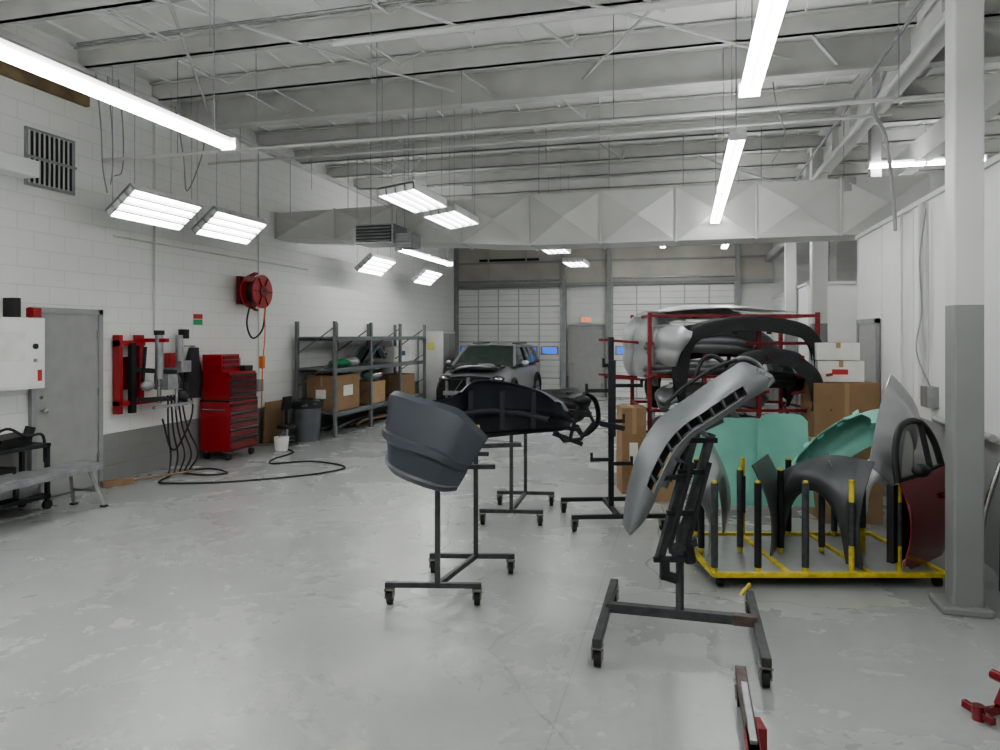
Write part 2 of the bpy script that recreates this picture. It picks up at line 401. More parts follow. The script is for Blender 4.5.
m = M("air_duct")
x0, x1 = -6.98, 3.3; n = 9; y0, y1 = 10.94, 11.6
def dz(x):
    t = (x-x0)/(x1-x0); t2 = min(1, t/.45)
    return 3.56-.28*t2, 4.0+.09*t2
for i in range(n):
    a = x0+(x1-x0)*i/n; b = x0+(x1-x0)*(i+1)/n
    za, zA = dz(a); zb, zB = dz(b); c = (a+b)/2; zc = (za+zA+zb+zB)/4
    s = .12 if i % 2 else .17
    m.add([(a, y0, za), (b, y0, zb), (b, y0, zB), (a, y0, zA), (c, y0-s, zc)], [(0,1,4),(1,2,4),(2,3,4),(3,0,4)], DUCT)
    m.add([(a, y0, za), (b, y0, zb), (b, y1, zb), (a, y1, za), (c, (y0+y1)/2, min(za, zb)-.02)], [(1,0,4),(2,1,4),(3,2,4),(0,3,4)], DUCT)
    m.add([(a, y0, zA), (b, y0, zB), (b, y1, zB), (a, y1, zA)], [(0,1,2,3)], DUCT)
    m.add([(a, y1, za), (b, y1, zb), (b, y1, zB), (a, y1, zA)], [(3,2,1,0)], DUCT)
    for zz in (za, zA): m.box(a-.015, a+.015, y0-.02, y1+.02, zz-.015, zz+.015, DUCT)
    m.box(a-.012, a+.012, y0-.03, y0, za, zA, DUCT)
    for p, q in (((a, y0, za), (c, y0-s, zc)), ((a, y0, zA), (c, y0-s, zc)), ((b, y0, zb), (c, y0-s, zc)), ((b, y0, zB), (c, y0-s, zc))):
        m.bar(p, q, .014, .014, STEEL)
    m.cyl((a+.1, y0+.3, zA), (a+.1, y0+.3, 5.0), .006, GALV, n=5)
za, zA = dz(x1); m.add([(x1, y0, za), (x1, y1, za), (x1, y1, zA), (x1, y0, zA)], [(0,1,2,3)], DUCT)
m.done()

m = M("unit_heater", (-4.75, 10.45, 3.3), 0)
m.box(-.33, .33, -.28, .28, 0, .30, GALV)
for i in range(5): m.obox((0, -.3, .04+i*.05), (.58, .05, .006), (.6, 0, 0), GRAYT)
m.box(-.3, .3, -.285, -.275, .02, .28, DARK)
m.box(.33, .6, -.2, .2, -.06, .15, GALV)
for i in range(4): m.obox((.46, -.21, -.03+i*.045), (.24, .03, .006), (.6, 0, 0), GRAYT)
for x in (-.3, .3):
    for y in (-.25, .25): m.cyl((x, y, .3), (x, y, 1.95), .006, GALV, n=5)
m.done()

def column(x, y, w, mt=COLM, h=5.2):
    m = M("steel_column", (x, y, 0))
    m.box(-w/2, w/2, -w/2, w/2, .03, h, mt)
    m.box(-w/2-.08, w/2+.04, -w/2-.05, w/2+.06, 0, .05, mt)
    m.done(.012)
column(1.82, 5.36, .18)
column(2.25, 13.2, .25); column(2.25, 16.6, .22); column(2.9, 12.2, .16, STEELD)
m = M("trim_bay_posts")
for y in (14.4, 18.5): m.box(3.4, 3.55, y, y+.15, 0, 4.5, STEELD)
m.box(2.2, 2.35, 10.9, 21, 3.9, 4.1, STEELD)
m.done()

# ---------------------------------------------------------------- lights
def strip(x, y0, y1, z, rz=0, nm="fluorescent_strip_light"):
    m = M(nm, (x, y0, z), rz); L = y1-y0
    m.box(-.03, .03, 0, L, .03, .09, WHITE)
    for s in (-1, 1):
        m.cyl((s*.045, .03, .02), (s*.045, L/2-.02, .02), .022, EMT, n=10); m.cyl((s*.045, L/2+.02, .02), (s*.045, L-.03, .02), .022, EMT, n=10)
    for y in (0, L/2, L): m.box(-.07, .07, y-.015, y+.015, -.01, .09, WHITE)
    for y in (.2, L/2, L-.2): m.cyl((0, y, .09), (0, y, 5.25-z), .005, GALV, n=5)
    m.done()
strip(.43, .3, 5.12, 3.5); strip(.43, 6.2, 10.8, 3.5)
strip(-3.77, .3, 5.2, 3.44)
strip(-5.4, 12.7, 15.8, 3.5)
strip(5.2, 5, 9.8, 4.1); strip(4.2, 13, 17, 4.0)
strip(-6.0, -2.8, 2.0, 3.5); strip(-1.7, -2.8, 0.5, 3.5); strip(.9, 12.6, 17.4, 3.9); strip(-.6, 16.5, 20.2, 4.3)  # first two: unseen strips added behind the camera as fill light
strip(2.75, 12.0, 13.6, 4.45, -math.pi/2)

def highbay(x, y, z, tilt, L=1.15, W=.46):
    m = M("high_bay_panel_light", (x, y, z))
    m.T = Matrix.Rotation(tilt, 4, 'Y')
    m.box(-W/2, W/2, -L/2, L/2, .03, .06, WHITE)
    m.box(-W/2, -W/2+.012, -L/2, L/2, -.045, .05, WHITE); m.box(W/2-.012, W/2, -L/2, L/2, -.045, .05, WHITE)
    m.box(-W/2, W/2, -L/2, -L/2+.012, -.045, .05, WHITE); m.box(-W/2, W/2, L/2-.012, L/2, -.045, .05, WHITE)
    k = 4
    for i in range(k):
        c = -W/2+W*(i+.5)/k
        m.cyl((c, -L/2+.03, -.0), (c, L/2-.03, -.0), .026, EMP, n=10)
        if i: m.box(c-W/k/2-.009, c-W/k/2+.009, -L/2, L/2, -.05, .03, GRAYT)
    for yy in (-L/2+.1, L/2-.1):
        for xx in (-W/2+.03, W/2-.03):
            p = m.T @ Vector((xx, yy, .06)); T = m.T; m.T = Matrix.Identity(4)
            m.cyl(p, (p.x, p.y, 5.0-z), .0035, GALV, n=5); m.T = T
    m.done()
for y in (7.15, 8.6): highbay(-6.2, y, 3.38, math.radians(-40))
for y in (13.4, 16.4): highbay(-6.2, y, 3.30, math.radians(-40))
for y in (8.0, 9.45): highbay(-3.2, y, 3.52, math.radians(-8))
for y in (13.1, 15.9): highbay(-2.4, y, 3.5, 0)
for y in (1.5, 4.0): highbay(-6.2, y, 3.4, math.radians(-40))

# ---------------------------------------------------------------- left wall fittings
m = M("wall_vent", (XL, 6.4, 3.5))
m.box(0, .03, -.32, .32, 0, .64, GRAYT)
for i in range(9):
    m.box(.03, .035, -.28+i*.063, -.28+i*.063+.045, .04, .6, BLK); m.box(.03, .05, -.29+i*.063-.004, -.29+i*.063+.006, .03, .61, STEEL)
m.box(.03, .055, -.32, .32, .3, .33, GRAYT); m.done()
m = M("wall_junction_box", (XL, 5.7, 3.55)); m.box(0, .25, -.5, .35, 0, .18, WHITE); m.cyl((.1, .35, .09), (.1, .45, .09), .02, GALV); m.done(.01)
m = M("wall_control_cabinet", (XL, 5.75, 1.28))
m.box(0, .32, -.55, .30, 0, .75, WHITE); m.box(.32, .335, -.5, .27, .03, .72, WHITE)
m.cyl((.335, .17, .45), (.35, .17, .45), .03, BLK); m.cyl((.335, .17, .3), (.35, .17, .3), .02, GALV)
m.box(.335, .34, -.4, .05, .3, .6, PAPER); m.box(.2, .3, .18, .28, .76, .86, REDB); m.box(.1, .25, .0, .08, .76, .96, BLK); m.box(.33,.34,.2,.25,.08,.2,REDP)
m.done(.008)
m = M("wall_sign"); m.box(XL, XL+.01, 8.78, 9.02, 1.98, 2.18, PAPER); m.box(XL+.01, XL+.013, 8.8, 9.0, 2.0, 2.08, GREEN); m.box(XL+.01, XL+.013, 8.8, 9.0, 2.09, 2.16, REDP); m.done()
m = M("wall_conduit")
m.cyl((XL+.03, 8.0, 1.9), (XL+.03, 8.0, 4.9), .012, STEEL, n=8); m.cyl((XL+.03, 10.4, 1.0), (XL+.03, 10.4, 4.9), .012, STEEL, n=8)
m.cyl((XL+.03, 7.3, 3.1), (XL+.03, 12, 3.1), .012, STEEL, n=8); m.box(XL, XL+.08, 10.33, 10.47, .9, 1.1, GALV)
m.done()

m = M("hose_reel", (XL+.06, 9.94, 2.55))
m.cyl((.12, 0, 0), (.15, 0, 0), .27, REDB, n=28); m.cyl((.33, 0, 0), (.36, 0, 0), .27, REDB, n=28)
m.cyl((.15, 0, 0), (.33, 0, 0), .17, RUB, n=24); m.cyl((.36, 0, 0), (.38, 0, 0), .09, REDD, n=20)
for k in range(6):
    a = k*math.pi/3; m.bar((.37, .09*math.cos(a), .09*math.sin(a)), (.37, .25*math.cos(a), .25*math.sin(a)), .02, .012, REDD)
m.box(-.05, .02, -.12, .12, -.2, .25, REDD); m.bar((0, 0, -.18), (.25, 0, -.3), .08, .03, REDD); m.bar((0, 0, .2), (.24, 0, .3), .1, .03, REDB)
m.tube([(.24, -.12, -.1), (.2, -.2, -.5), (.2, -.05, -.75), (.22, .2, -.6), (.24, .25, -.2)], .014, RUB)
m.tube([(.24, .22, -.1), (.25, .22, -.7), (.22, .2, -1.2), (.2, .2, -1.9)], .009, ORANGEH)
m.box(.17, .24, .17, .24, -1.25, -1.05, ORANGEH)
m.done()

m = M("wall_mounted_spot_welder", (XL+.02, 7.65, .85))
m.box(.0, .1, -.36, -.30, 0, 1.0, REDB); m.box(0, .1, -.02, .06, 0.1, 1.0, REDB)
m.box(0, .12, -.36, .06, .86, .93, REDB); m.box(0, .14, -.36, .5, .1, .16, REDB); m.box(.02, .06, -.30, -.05, .3, .72, REDD)
m.box(.1, .16, -.22, -.14, .0, .9, BLK)
m.cyl((.3, .1, .42), (.3, .1, 1.0), .05, GALV); m.cyl((.3, .1, 1.0), (.3, .1, 1.06), .065, BLK); m.cyl((.3, .1, .1), (.3, .1, .42), .025, CHROME)
m.bar((.1, .1, .93), (.42, .1, .93), .08, .05, REDB); m.bar((.1, -.1, .55), (.4, .3, .5), .06, .06, BLK)
m.box(.2, .42, .12, .3, .28, .48, GALV); m.bar((.3, -.25, .18), (.4, .5, .14), .05, .05, BLK); m.bar((.3, .0, .05), (.45, .55, .08), .06, .04, GALV)
m.cyl((.4, .3, .0), (.4, .3, .45), .02, GALV); m.cyl((.42, .45, .05), (.42, .45, .35), .03, DARK)
m.ball((.4, .42, .18), .08, DARK); m.bar((.3, -.2, .3), (.35, -.2, .85), .03, .03, DARK); m.ball((.34, -.15, .35), (.07, .1, .07), GALV)
m.box(.02, .12, .52, .62, .55, .75, REDB); m.cyl((.1, .72, .6), (.1, .72, 1.0), .05, GALV); m.box(.03, .22, .62, .82, .48, .64, GALV)
m.box(.02, .12, .8, .9, .95, 1.08, BLK)
for k in range(5):
    m.tube([(.35, .2+.06*k, .2), (.4, .15+.09*k, -.25), (.38+.05*k, .22+.07*k, -.6), (.45, .1+.1*k, -.84+.01)], .011, RUB)
m.tube([(.1, .7, .5), (.3, .75, .0), (.35, .45, -.45), (.4, .2, -.5), (.35, .1, -.1)], .012, RUB)
m.done()

m = M("hanging_jacket", (XL+.1, 8.62, .95))
rows = []
for i in range(9):
    t = i/8; z = .72*(1-t); w = .06+.12*min(1, t*2.2); rows.append([Vector((.05+.07*math.cos(a)*(1+.2*math.sin(3*a+i)), w*math.sin(a)*1.0, z)) for a in [2*math.pi*j/14 for j in range(15)]])
m.grid(rows, BLK); m.cyl((-.1, 0, .74), (.08, 0, .74), .012, CHROME); m.done()

m = M("rolling_tool_chest", (-6.7, 9.25, 0))
m.box(-.25, .25, -.35, .35, .13, .86, REDB); m.box(-.23, .23, -.33, .33, .88, 1.3, REDB); m.box(-.25, .25, -.35, .35, .86, .885, BLK)
m.box(-.23, .1, -.33, .1, 1.3, 1.56, REDB)
for z0, z1 in ((.16, .32), (.335, .46), (.475, .58), (.595, .7), (.715, .84), (.9, .98), (.99, 1.07), (1.08, 1.16), (1.17, 1.27)):
    f = .25 if z0 < .87 else .23
    m.box(f, f+.012, -.335, .335, z0, z1, REDD); m.box(f-.003, f+.014, -.34, .34, z0-.014, z0, BLK)
    m.box(f+.010, f+.026, -.31, .31, z1-.045, z1-.012, BLK)
for z in (1.35, 1.42, 1.49): m.box(.1, .112, -.3, .08, z, z+.05, REDD)
m.box(-.1, .2, .1, .3, 1.3, 1.38, BLK); m.cyl((0, .2, 1.38), (0, .2, 1.5), .04, CHROME)
m.cyl((-.2, -.36, .75), (.2, -.36, .75), .012, CHROME)
for x in (-.18, .18):
    for y in (-.28, .28):
        m.cyl((x-.02, y, .055), (x+.02, y, .055), .055, RUB); m.box(x-.03, x+.03, y-.03, y+.03, .1, .13, CAST)
m.done(.004)

m = M("plastic_bucket", (-6.25, 9.95, 0)); m.cyl((0, 0, 0), (0, 0, .22), .1, WHITE, .12); m.tube([(0, -.12, .2), (.05, 0, .3), (0, .12, .2)], .006, GALV); m.done()
m = M("shop_stool", (-6.5, 10.5, 0))
m.cyl((0, 0, .0), (0, 0, .04), .2, BLK, .18); m.cyl((0, 0, .04), (0, 0, .28), .03, CHROME); m.cyl((0, 0, .28), (0, 0, .34), .17, BLK, .15)
m.box(-.02, .02, -.02, .02, .34, .6, BLK); m.obox((0, 0, .7), (.05, .22, .22), (0, .15, 0), BLK); m.done(.004)
m = M("cardboard_panel", (-6.88, 10.7, 0)); m.obox((0, 0, .36), (.03, .55, .7), (0, .08, 0), CARD); m.done()
m = M("trash_can", (-6.4, 11.0, 0))
m.cyl((0, 0, 0), (0, 0, .66), .2, BIN, .25, n=24); m.cyl((0, 0, .62), (0, 0, .67), .265, BIN, n=24)
rows = [[(((.27+.012*math.sin(5*a+i))*math.cos(a)), (.27+.012*math.cos(4*a+i))*math.sin(a), .70-.04*i) for a in [2*math.pi*j/24 for j in range(25)]] for i in range(4)]
m.grid(rows, BAGBLK); m.ball((0, 0, .66), (.25, .25, .09), BAGBLK, 16, 8, 0)
for s in (-1, 1): m.box(-.05, .05, s*.25-.03, s*.25+.03, .5, .55, BIN)
m.done()

m = M("steel_shelving_unit", (0, 0, 0))
xs = (-6.9, -6.13); ys = (11.5, 13.0, 14.5, 16.0)
for x in xs:
    for y in ys: m.box(x-.025, x+.025, y-.04, y+.04, 0, 2.1, SHELF)
for y in ys:
    for z in (.3, .9, 1.5): m.bar((xs[0], y, z), (xs[1], y, z+.5), .02, .02, SHELF)
for z in (.42, 1.22, 1.8):
    m.box(xs[0], xs[1], ys[0], ys[-1], z-.015, z+.01, SHELF)
    for x in xs: m.box(x-.03, x+.03, ys[0], ys[-1], z-.06, z+.02, SHELF)
m.done(.003)
def carton(name, x, y, z, sx, sy, sz, rz=0, mt=CARD, label=None):
    m = M(name, (x, y, z), rz); m.box(-sx/2, sx/2, -sy/2, sy/2, 0, sz, mt)
    m.box(-.025, .025, -sy/2-.002, sy/2+.002, sz, sz+.002, CARD2); m.box(-.025, .025, -sy/2-.002, -sy/2, sz*.7, sz, CARD2)
    m.box(-sx/2, sx/2, -.003, .003, sz, sz+.004, CARD2)
    if label: m.box(sx/2, sx/2+.003, -sy*.2, sy*.2, sz*.4, sz*.7, label); m.box(-sx*.2, sx*.15, -sy/2-.003, -sy/2, sz*.35, sz*.6, label)
    m.done(.003)
carton("cardboard_box", -6.5, 12.15, .44, .6, .95, .66, 0, CARD, PAPER)
carton("cardboard_box", -6.45, 13.5, .44, .5, .7, .45, 0, CARD2)
carton("cardboard_box", -6.5, 15.2, .44, .55, .8, .5, 0, CARD)
carton("parts_box", -6.5, 14.9, 1.24, .5, .9, .35, 0, PAPER, BLUEI)
m = M("grille_parts", (-6.45, 13.7, 1.24))
for i in range(6): m.tube([(-.2+.07*i, -.5, .05), (-.15+.07*i, -.1, .35), (-.2+.07*i, .4, .12)], .03, random.choice([SILV2, WHITE, BLK, TEAL]))
m.done()
m = M("headlamp_assembly", (-6.4, 13.6, .9)); m.ball((0, 0, .11), (.2, .35, .12), TEAL); m.ball((.1, 0, .13), (.14, .25, .09), CHROME); m.done()
m = M("stacked_mouldings", (-6.5, 13.6, .02))
for i in range(5): m.tube([(-.2+.09*i, -1.6+.2*i, .04), (-.18+.09*i, -.4, .10), (-.2+.09*i, 1.2, .04)], .03, [SILV2, DARK, GALV, BLK, WOOD][i])
m.done()
m = M("folded_plastic_sheet", (-6.5, 12.4, 1.24)); m.ball((0, 0, .07), (.2, .3, .07), GREEN, zmin=-.8); m.ball((.1, .3, .09), (.15, .2, .09), LGRAY, zmin=-.9); m.done()
m = M("paint_cabinet", (-6.6, 18.2, 0)); m.box(-.35, .35, -.5, .5, 0, 1.95, STEEL); m.box(.35, .36, -.48, -.01, .05, 1.9, GRAYT); m.box(.35, .36, .01, .48, .05, 1.9, GRAYT); m.box(-.1, .1, -.51, -.5, 1.45, 1.65, PYEL); m.done(.005)

m = M("metal_step_bench", (-6.25, 5.6, 0))
m.box(-.16, .16, -.75, .62, .44, .475, GALV); m.box(-.17, -.14, -.75, .62, .4, .45, GALV); m.box(.14, .17, -.75, .62, .4, .45, GALV)
for y, dy in ((-.6, -.12), (.48, .12)):
    for s in (-1, 1): m.bar((s*.12, y, .43), (s*.2, y+dy, .02), .035, .035, GRAYT); m.box(s*.2-.03, s*.2+.03, y+dy-.03, y+dy+.03, 0, .02, RUB)
    m.bar((-.17, y+dy*.6, .18), (.17, y+dy*.6, .18), .025, .025, GALV)
m.done(.003)
m = M("welding_cart", (-6.72, 5.55, 0))
m.box(-.2, .18, -.45, .45, .12, .16, DARK); m.box(-.2, .18, -.45, .45, .66, .7, DARK)
for x in (-.18, .16):
    for y in (-.42, .42): m.box(x-.02, x+.02, y-.02, y+.02, .1, .7, DARK); m.cyl((x-.02, y, .05), (x+.02, y, .05), .05, RUB)
m.box(-.15, .12, -.35, .1, .16, .5, BLK); m.box(.12, .13, -.3, .05, .2, .45, GALV)
m.box(-.1, .1, .15, .4, .16, .4, GRAYT)
m.obox((0, .1, .76), (.2, .5, .1), (0, .1, .3), BLK); m.cyl((0, .3, .7), (.02, .35, .88), .05, DARK); m.tube([(0, -.2, .75), (.1, 0, .9), (.12, .2, .8), (.1, .42, .78), (.15, .4, .5)], .015, RUB)
m.done(.003)

m = M("air_hose_on_floor")
m.tube([(-6.5, 7.75, .015), (-6.4, 7.45, .012), (-6.24, 7.34, .012), (-5.62, 7.55, .012), (-4.88, 8.15, .012), (-4.55, 8.7, .012), (-4.72, 9.0, .012), (-5.28, 9.15, .012), (-5.71, 8.85, .012), (-5.9, 9.2, .012), (-5.95, 9.8, .012), (-6.4, 10.15, .012)], .012, RUB, k=10)
m.tube([(-6.5, 7.95, .012), (-6.1, 7.9, .012), (-5.9, 8.1, .012), (-6.3, 8.3, .012), (-6.55, 8.1, .012)], .011, RUB, k=8)
m.done()
m = M("floor_push_broom", (-6.72, 7.45, 0)); m.cyl((.0, -.3, .03), (.42, .5, .05), .014, WOOD); m.obox((-.02, -.34, .04), (.1, .35, .07), (0, 0, -.5), WOOD); m.done()

# ---------------------------------------------------------------- car
def build_car():
    m = M("silver_suv", (-4.95, 18.0, 0))
    S = [(-2.0, .78, .25, .84), (-1.7, .86, .22, .98), (-1.2, .89, .2, 1.05), (-.75, .90, .2, 1.09), (0, .91, .2, 1.09), (.8, .91, .2, 1.10), (1.5, .89, .22, 1.10), (2.0, .84, .28, 1.10), (2.2, .74, .36, .98)]
    rows = []
    for y, w, z0, z1 in S:
        h = z1-z0; r = []
        for px, pz in ((-.82, 0), (-.95, .08), (-1, .3), (-.99, .62), (-.93, .86), (-.8, .97), (-.4, 1.03), (0, 1.05), (.4, 1.03), (.8, .97), (.93, .86), (.99, .62), (1, .3), (.95, .08), (.82, 0), (-.82, 0)):
            r.append((px*w, y, z0+pz*h))
        rows.append(r)
    m.grid(rows, CARP); m.add(rows[0], [tuple(range(15))], BLK); m.add(rows[-1], [tuple(range(15))[::-1]], CARP)
    B = [(-.82, -.95, 1.05), (.82, -.95, 1.05), (.82, 2.05, 1.08), (-.82, 2.05, 1.08)]
    Tt = [(-.64, -.2, 1.56), (.64, -.2, 1.56), (.64, 1.8, 1.54), (-.64, 1.8, 1.54)]
    m.add(B+Tt, [(0,1,5,4), (1,2,6,5), (2,3,7,6), (3,0,4,7)], GLASS)
    for i in range(4): m.bar(B[i], Tt[i], .07, .07, CARP)
    for s in (-1, 1):
        m.bar((s*.83, .45, 1.07), (s*.65, .5, 1.55), .05, .05, BLK); m.bar((s*.82, 1.3, 1.07), (s*.65, 1.2, 1.55), .09, .05, CARP); m.bar((s*.64, -.2, 1.56), (s*.64, 1.8, 1.54), .07, .06, CARP)
        m.bar((s*.82, -.95, 1.06), (s*.82, 2.0, 1.09), .05, .04, BLK); m.bar((s*.55, 0, 1.63), (s*.55, 1.6, 1.62), .03, .03, BLK)
    rr = [[(x, y, 1.57+.05*math.cos(x/.66*1.3)*math.cos((y-.8)/1.1*1.2)) for x in (-.66, -.4, -.2, 0, .2, .4, .66)] for y in (-.22, .1, .4, .8, 1.2, 1.5, 1.85)]
    m.grid(rr, CARP, .02)
    for s in (-1, 1):
        m.ball((s*1.02, -.62, 1.13), (.11, .07, .08), CARP); m.bar((s*.86, -.62, 1.09), (s*.98, -.62, 1.11), .04, .04, BLK)
        for y in (-1.38, 1.38):
            m.cyl((s*.66, y, .35), (s*.92, y, .35), .35, RUB, n=28); m.cyl((s*.92, y, .35), (s*.93, y, .35), .23, SILV2, n=20)
            for k in range(5):
                a = k*1.257; m.bar((s*.935, y, .35), (s*.935, y+.2*math.cos(a), .35+.2*math.sin(a)), .05, .012, SILV)
            m.tube([(s*.905, y-.42, .25), (s*.925, y-.35, .55), (s*.93, y, .78), (s*.925, y+.35, .55), (s*.905, y+.42, .25)], .04, BLK)
        m.ball((s*.66, -1.95, .80), (.17, .14, .08), BLK); m.ball((s*.68, -2.03, .81), (.12, .1, .05), CHROME)
    m.box(-.62, .62, -1.95, -1.1, 1.02, 1.07, DARK)
    m.box(-.6, .6, -2.2, -2.1, .76, .80, DARK); m.box(-.62, .62, -2.24, -2.14, .42, .52, GALV)
    m.box(-.66, .66, -2.13, -2.06, .25, .80, BLK)
    for s in (-1, 1): m.box(s*.55-.03, s*.55+.03, -2.18, -2.1, .3, .82, GALV); m.ball((s*.75, -1.98, .45), (.12, .12, .14), BLK); m.bar((s*.15, -2.2, .78), (s*.5, -2.15, .3), .02, .02, GALV)
    m.box(-.04, .04, -2.24, -2.14, .42, .84, GALV)
    m.tube([(-.55, -1.9, .97), (-.2, -1.95, 1.08), (.2, -1.9, 1.10), (.6, -1.85, 1.02)], .03, GALV)
    m.ball((-.3, -1.6, 1.06), (.25, .2, .1), BLK); m.ball((.25, -1.55, 1.08), (.25, .2, .08), SILV2)
    m.box(-.5, .5, -1.12, -1.05, 1.07, 1.12, BLK)
    m.done()
build_car()

m = M("exit_sign", (-2.85, YB-.07, 2.22)); m.box(-.17, .17, -.05, 0, 0, .18, WHITE)
for i in range(4): m.box(-.14+i*.075, -.14+i*.075+.05, -.055, -.05, .03, .15, ORG)
m.done()

# ---------------------------------------------------------------- stands and bumpers
def caster(m, x, y, top=.12, r=.05, mt=RUB):
    m.box(x-.035, x+.035, y-.035, y+.035, top-.015, top, CAST)
    m.box(x-.03, x-.022, y-.03, y+.05, r, top, CAST); m.box(x+.022, x+.03, y-.03, y+.05, r, top, CAST)
    m.cyl((x-.018, y+.02, r), (x+.018, y+.02, r), r, mt, n=16); m.cyl((x-.03, y+.02, r), (x+.03, y+.02, r), .012, CAST, n=8)

def panel_stand(name, loc, rz, w, d, h, mt, shear=0, xp=0, arm=.16):
    m = M(name, loc, rz); z = .14
    for y in (-d/2, d/2):
        o = shear*y/d
        m.bar((-w/2+o, y, z), (w/2+o, y, z), .035, .035, mt)
        for x in (-w/2+.03, w/2-.03): caster(m, x+o, y)
        m.bar((xp+o, y, z), (xp+o, y, h), .035, .035, mt)
        m.bar((xp+o-arm, y, h), (xp+o+arm, y, h), .03, .03, mt)
    m.bar((xp-shear/2, -d/2, z), (xp+shear/2, d/2, z), .035, .035, mt)
    m.bar((xp-shear/2, -d/2, h), (xp+shear/2, d/2, h), .03, .03, mt)
    m.done(.003)

def bumper_shape(m, L=1.6, wrap=.65, H=.55, mo=SLATE, mi=SLATEI, arch=.35, bulge=.07):
    h = L/2
    half = [(-h+.02, -wrap), (-h-.02, -wrap*.75), (-h-.02, -wrap*.45), (-h+.03, -wrap*.15), (-h+.16, .04), (-h*.55, .11), (-h*.25, .145), (0, .155)]
    plan = half+[(-x, y) for x, y in half[-2::-1]]
    P = catmull([(x, y, 0) for x, y in plan], 4); n = len(P); nv = 16
    prof = [(0, -.06), (.08, -.01), (.2, .03), (.34, .04), (.40, .02), (.46, .06), (.62, .075), (.78, .06), (.86, .02), (.93, -.03), (1, -.10)]
    def off(v):
        for k in range(len(prof)-1):
            if prof[k][0] <= v <= prof[k+1][0]:
                t = (v-prof[k][0])/(prof[k+1][0]-prof[k][0]); return prof[k][1]*(1-t)+prof[k+1][1]*t
        return 0
    rows = []
    for i, p in enumerate(P):
        t = (P[min(i+1, n-1)]-P[max(i-1, 0)]).normalized(); nn = Vector((-t.y, t.x, 0))
        u = abs(2*i/(n-1)-1); e = max(0, (u-.72)/.28); e = e*e*(3-2*e)
        r = []
        for j in range(nv+1):
            v = j/nv; z0 = arch*H*e*e; z1 = H*(1-.12*e); z = z0+(z1-z0)*v
            sh = (1-v)*.12*e
            r.append(p+nn*off(v)*bulge/.07*(1-.6*e)+Vector((0, sh, z)))
        rows.append(r)
    m.grid(rows, mo, -.008, True, mi)
    for x in (-.5, -.2, .2, .5): m.box(x*h/.8-.03, x*h/.8+.03, .02, .12, H*.93, H*.95, mi)

panel_stand("bumper_stand", (-1.63, 4.85, 0), math.radians(13), .66, .64, .93, STANDG, shear=.22, xp=.03, arm=.1)

m = M("slate_bumper_cover", (-1.62, 4.83, 0), YAW)
sec = [(.26, -.76, 1.215, -.20, .875), (.19, -.72, 1.28, -.21, .862), (.09, -.66, 1.37, -.20, .868), (-.02, -.58, 1.405, -.19, .882),
       (-.20, -.45, 1.435, -.13, .90), (-.35, -.31, 1.465, -.06, .925), (-.425, -.08, 1.44, .0, .98), (-.36, .12, 1.36, .0, 1.0), (-.22, .32, 1.34, 0, 1.0),
       (-.03, .50, 1.37, 0, 1.0), (.12, .58, 1.475, 0, 1.0), (.38, .64, 1.465, 0, 1.02), (.66, .62, 1.40, 0, 1.05), (.80, .50, 1.33, 0, 1.08), (.84, .34, 1.26, 0, 1.12)]
tops = catmull([(a[0], a[1], a[2]) for a in sec], 5)
bots = catmull([(a[0]+a[3], a[1]+(.06 if a[3] else .02), a[4]) for a in sec], 5)
n = len(tops)
# sharp character lines: profile split into bands that do not share vertices
prof = [(0, 0), (.05, .03), (.50, .055), (.52, .075), (.60, .078), (.66, .045), (.90, .035), (.93, .05), (1, .02)]
frames = []
for i in range(n):
    t = tops[min(i+1, n-1)]-tops[max(i-1, 0)]; t.z = 0; t.normalize(); nn = Vector((-t.y, t.x, 0))
    if nn.dot(Vector((tops[i].x-.25, tops[i].y-.0, 0))) < 0: nn = -nn
    frames.append((nn, .35+.65*min(1, i/8)))
for k in range(len(prof)-1):
    (v0, o0), (v1, o1) = prof[k], prof[k+1]
    rows = []
    for i in range(n):
        nn, e = frames[i]
        rows.append([tops[i].lerp(bots[i], v0+(v1-v0)*q/3)+nn*(o0+(o1-o0)*q/3)*e for q in range(4)])
    m.grid(rows, SLATE, 0)
    m.grid([[p-frames[i][0]*.008 for p in r] for i, r in enumerate(rows)], SLATE if k < 2 else SLATEI, 0)
fl = [[tops[i], tops[i]+Vector((-(tops[i].x-.3)*.10, -(tops[i].y)*.14, .012))] for i in range(46, n-4)]
m.grid(fl, SLATE, .006)
m.tube([(-.1, .42, 1.2), (.2, .52, 1.24), (.5, .54, 1.22), (.72, .46, 1.18)], .022, SLATEI)
for x in (.1, .35, .6): m.box(x-.02, x+.02, .5, .58, 1.1, 1.4, SLATEI)
m.obox((.18, -.57, 1.24), (.045, .006, .06), (0, 0, .3), PYEL)
m.bar((-.25, -.3, .95), (.3, -.3, .95), .03, .03, STANDG); m.bar((.0, .35, .98), (.5, .35, 1.0), .03, .03, STANDG)
m.done()

panel_stand("bumper_stand", (-1.65, 7.0, 0), math.radians(10), .62, .8, .98, STANDG, shear=.1)
m = M("black_bumper_assembly", (-1.42, 6.75, .97), YAW+math.pi+.15)
bumper_shape(m, 1.0, .35, .34, BLK, DARK, .3)
for k in range(5): m.box(-.3, .3, .13+.01, .19, .08+.045*k, .10+.045*k, DARK)
m.tube([(-.48, .05, .30), (-.62, -.05, .22), (-.66, -.1, .0), (-.5, -.05, -.12), (-.4, .05, -.02)], .025, BLK)
m.done()
m = M("bumper_mount_brackets", (-1.02, 6.35, 1.0), YAW)
m.tube([(-.2, 0, .25), (.0, 0, .22), (.15, 0, .2), (.22, 0, .05), (.1, 0, -.1), (-.05, 0, -.12), (-.15, 0, .0), (-.2, 0, .25)], .018, DARK, sm=False)
m.bar((-.3, .02, .18), (.2, .02, .12), .05, .05, BLK); m.bar((-.15, .02, -.05), (.12, .02, -.15), .04, .04, DARK); m.ball((.12, 0, .25), (.08, .05, .05), BLK)
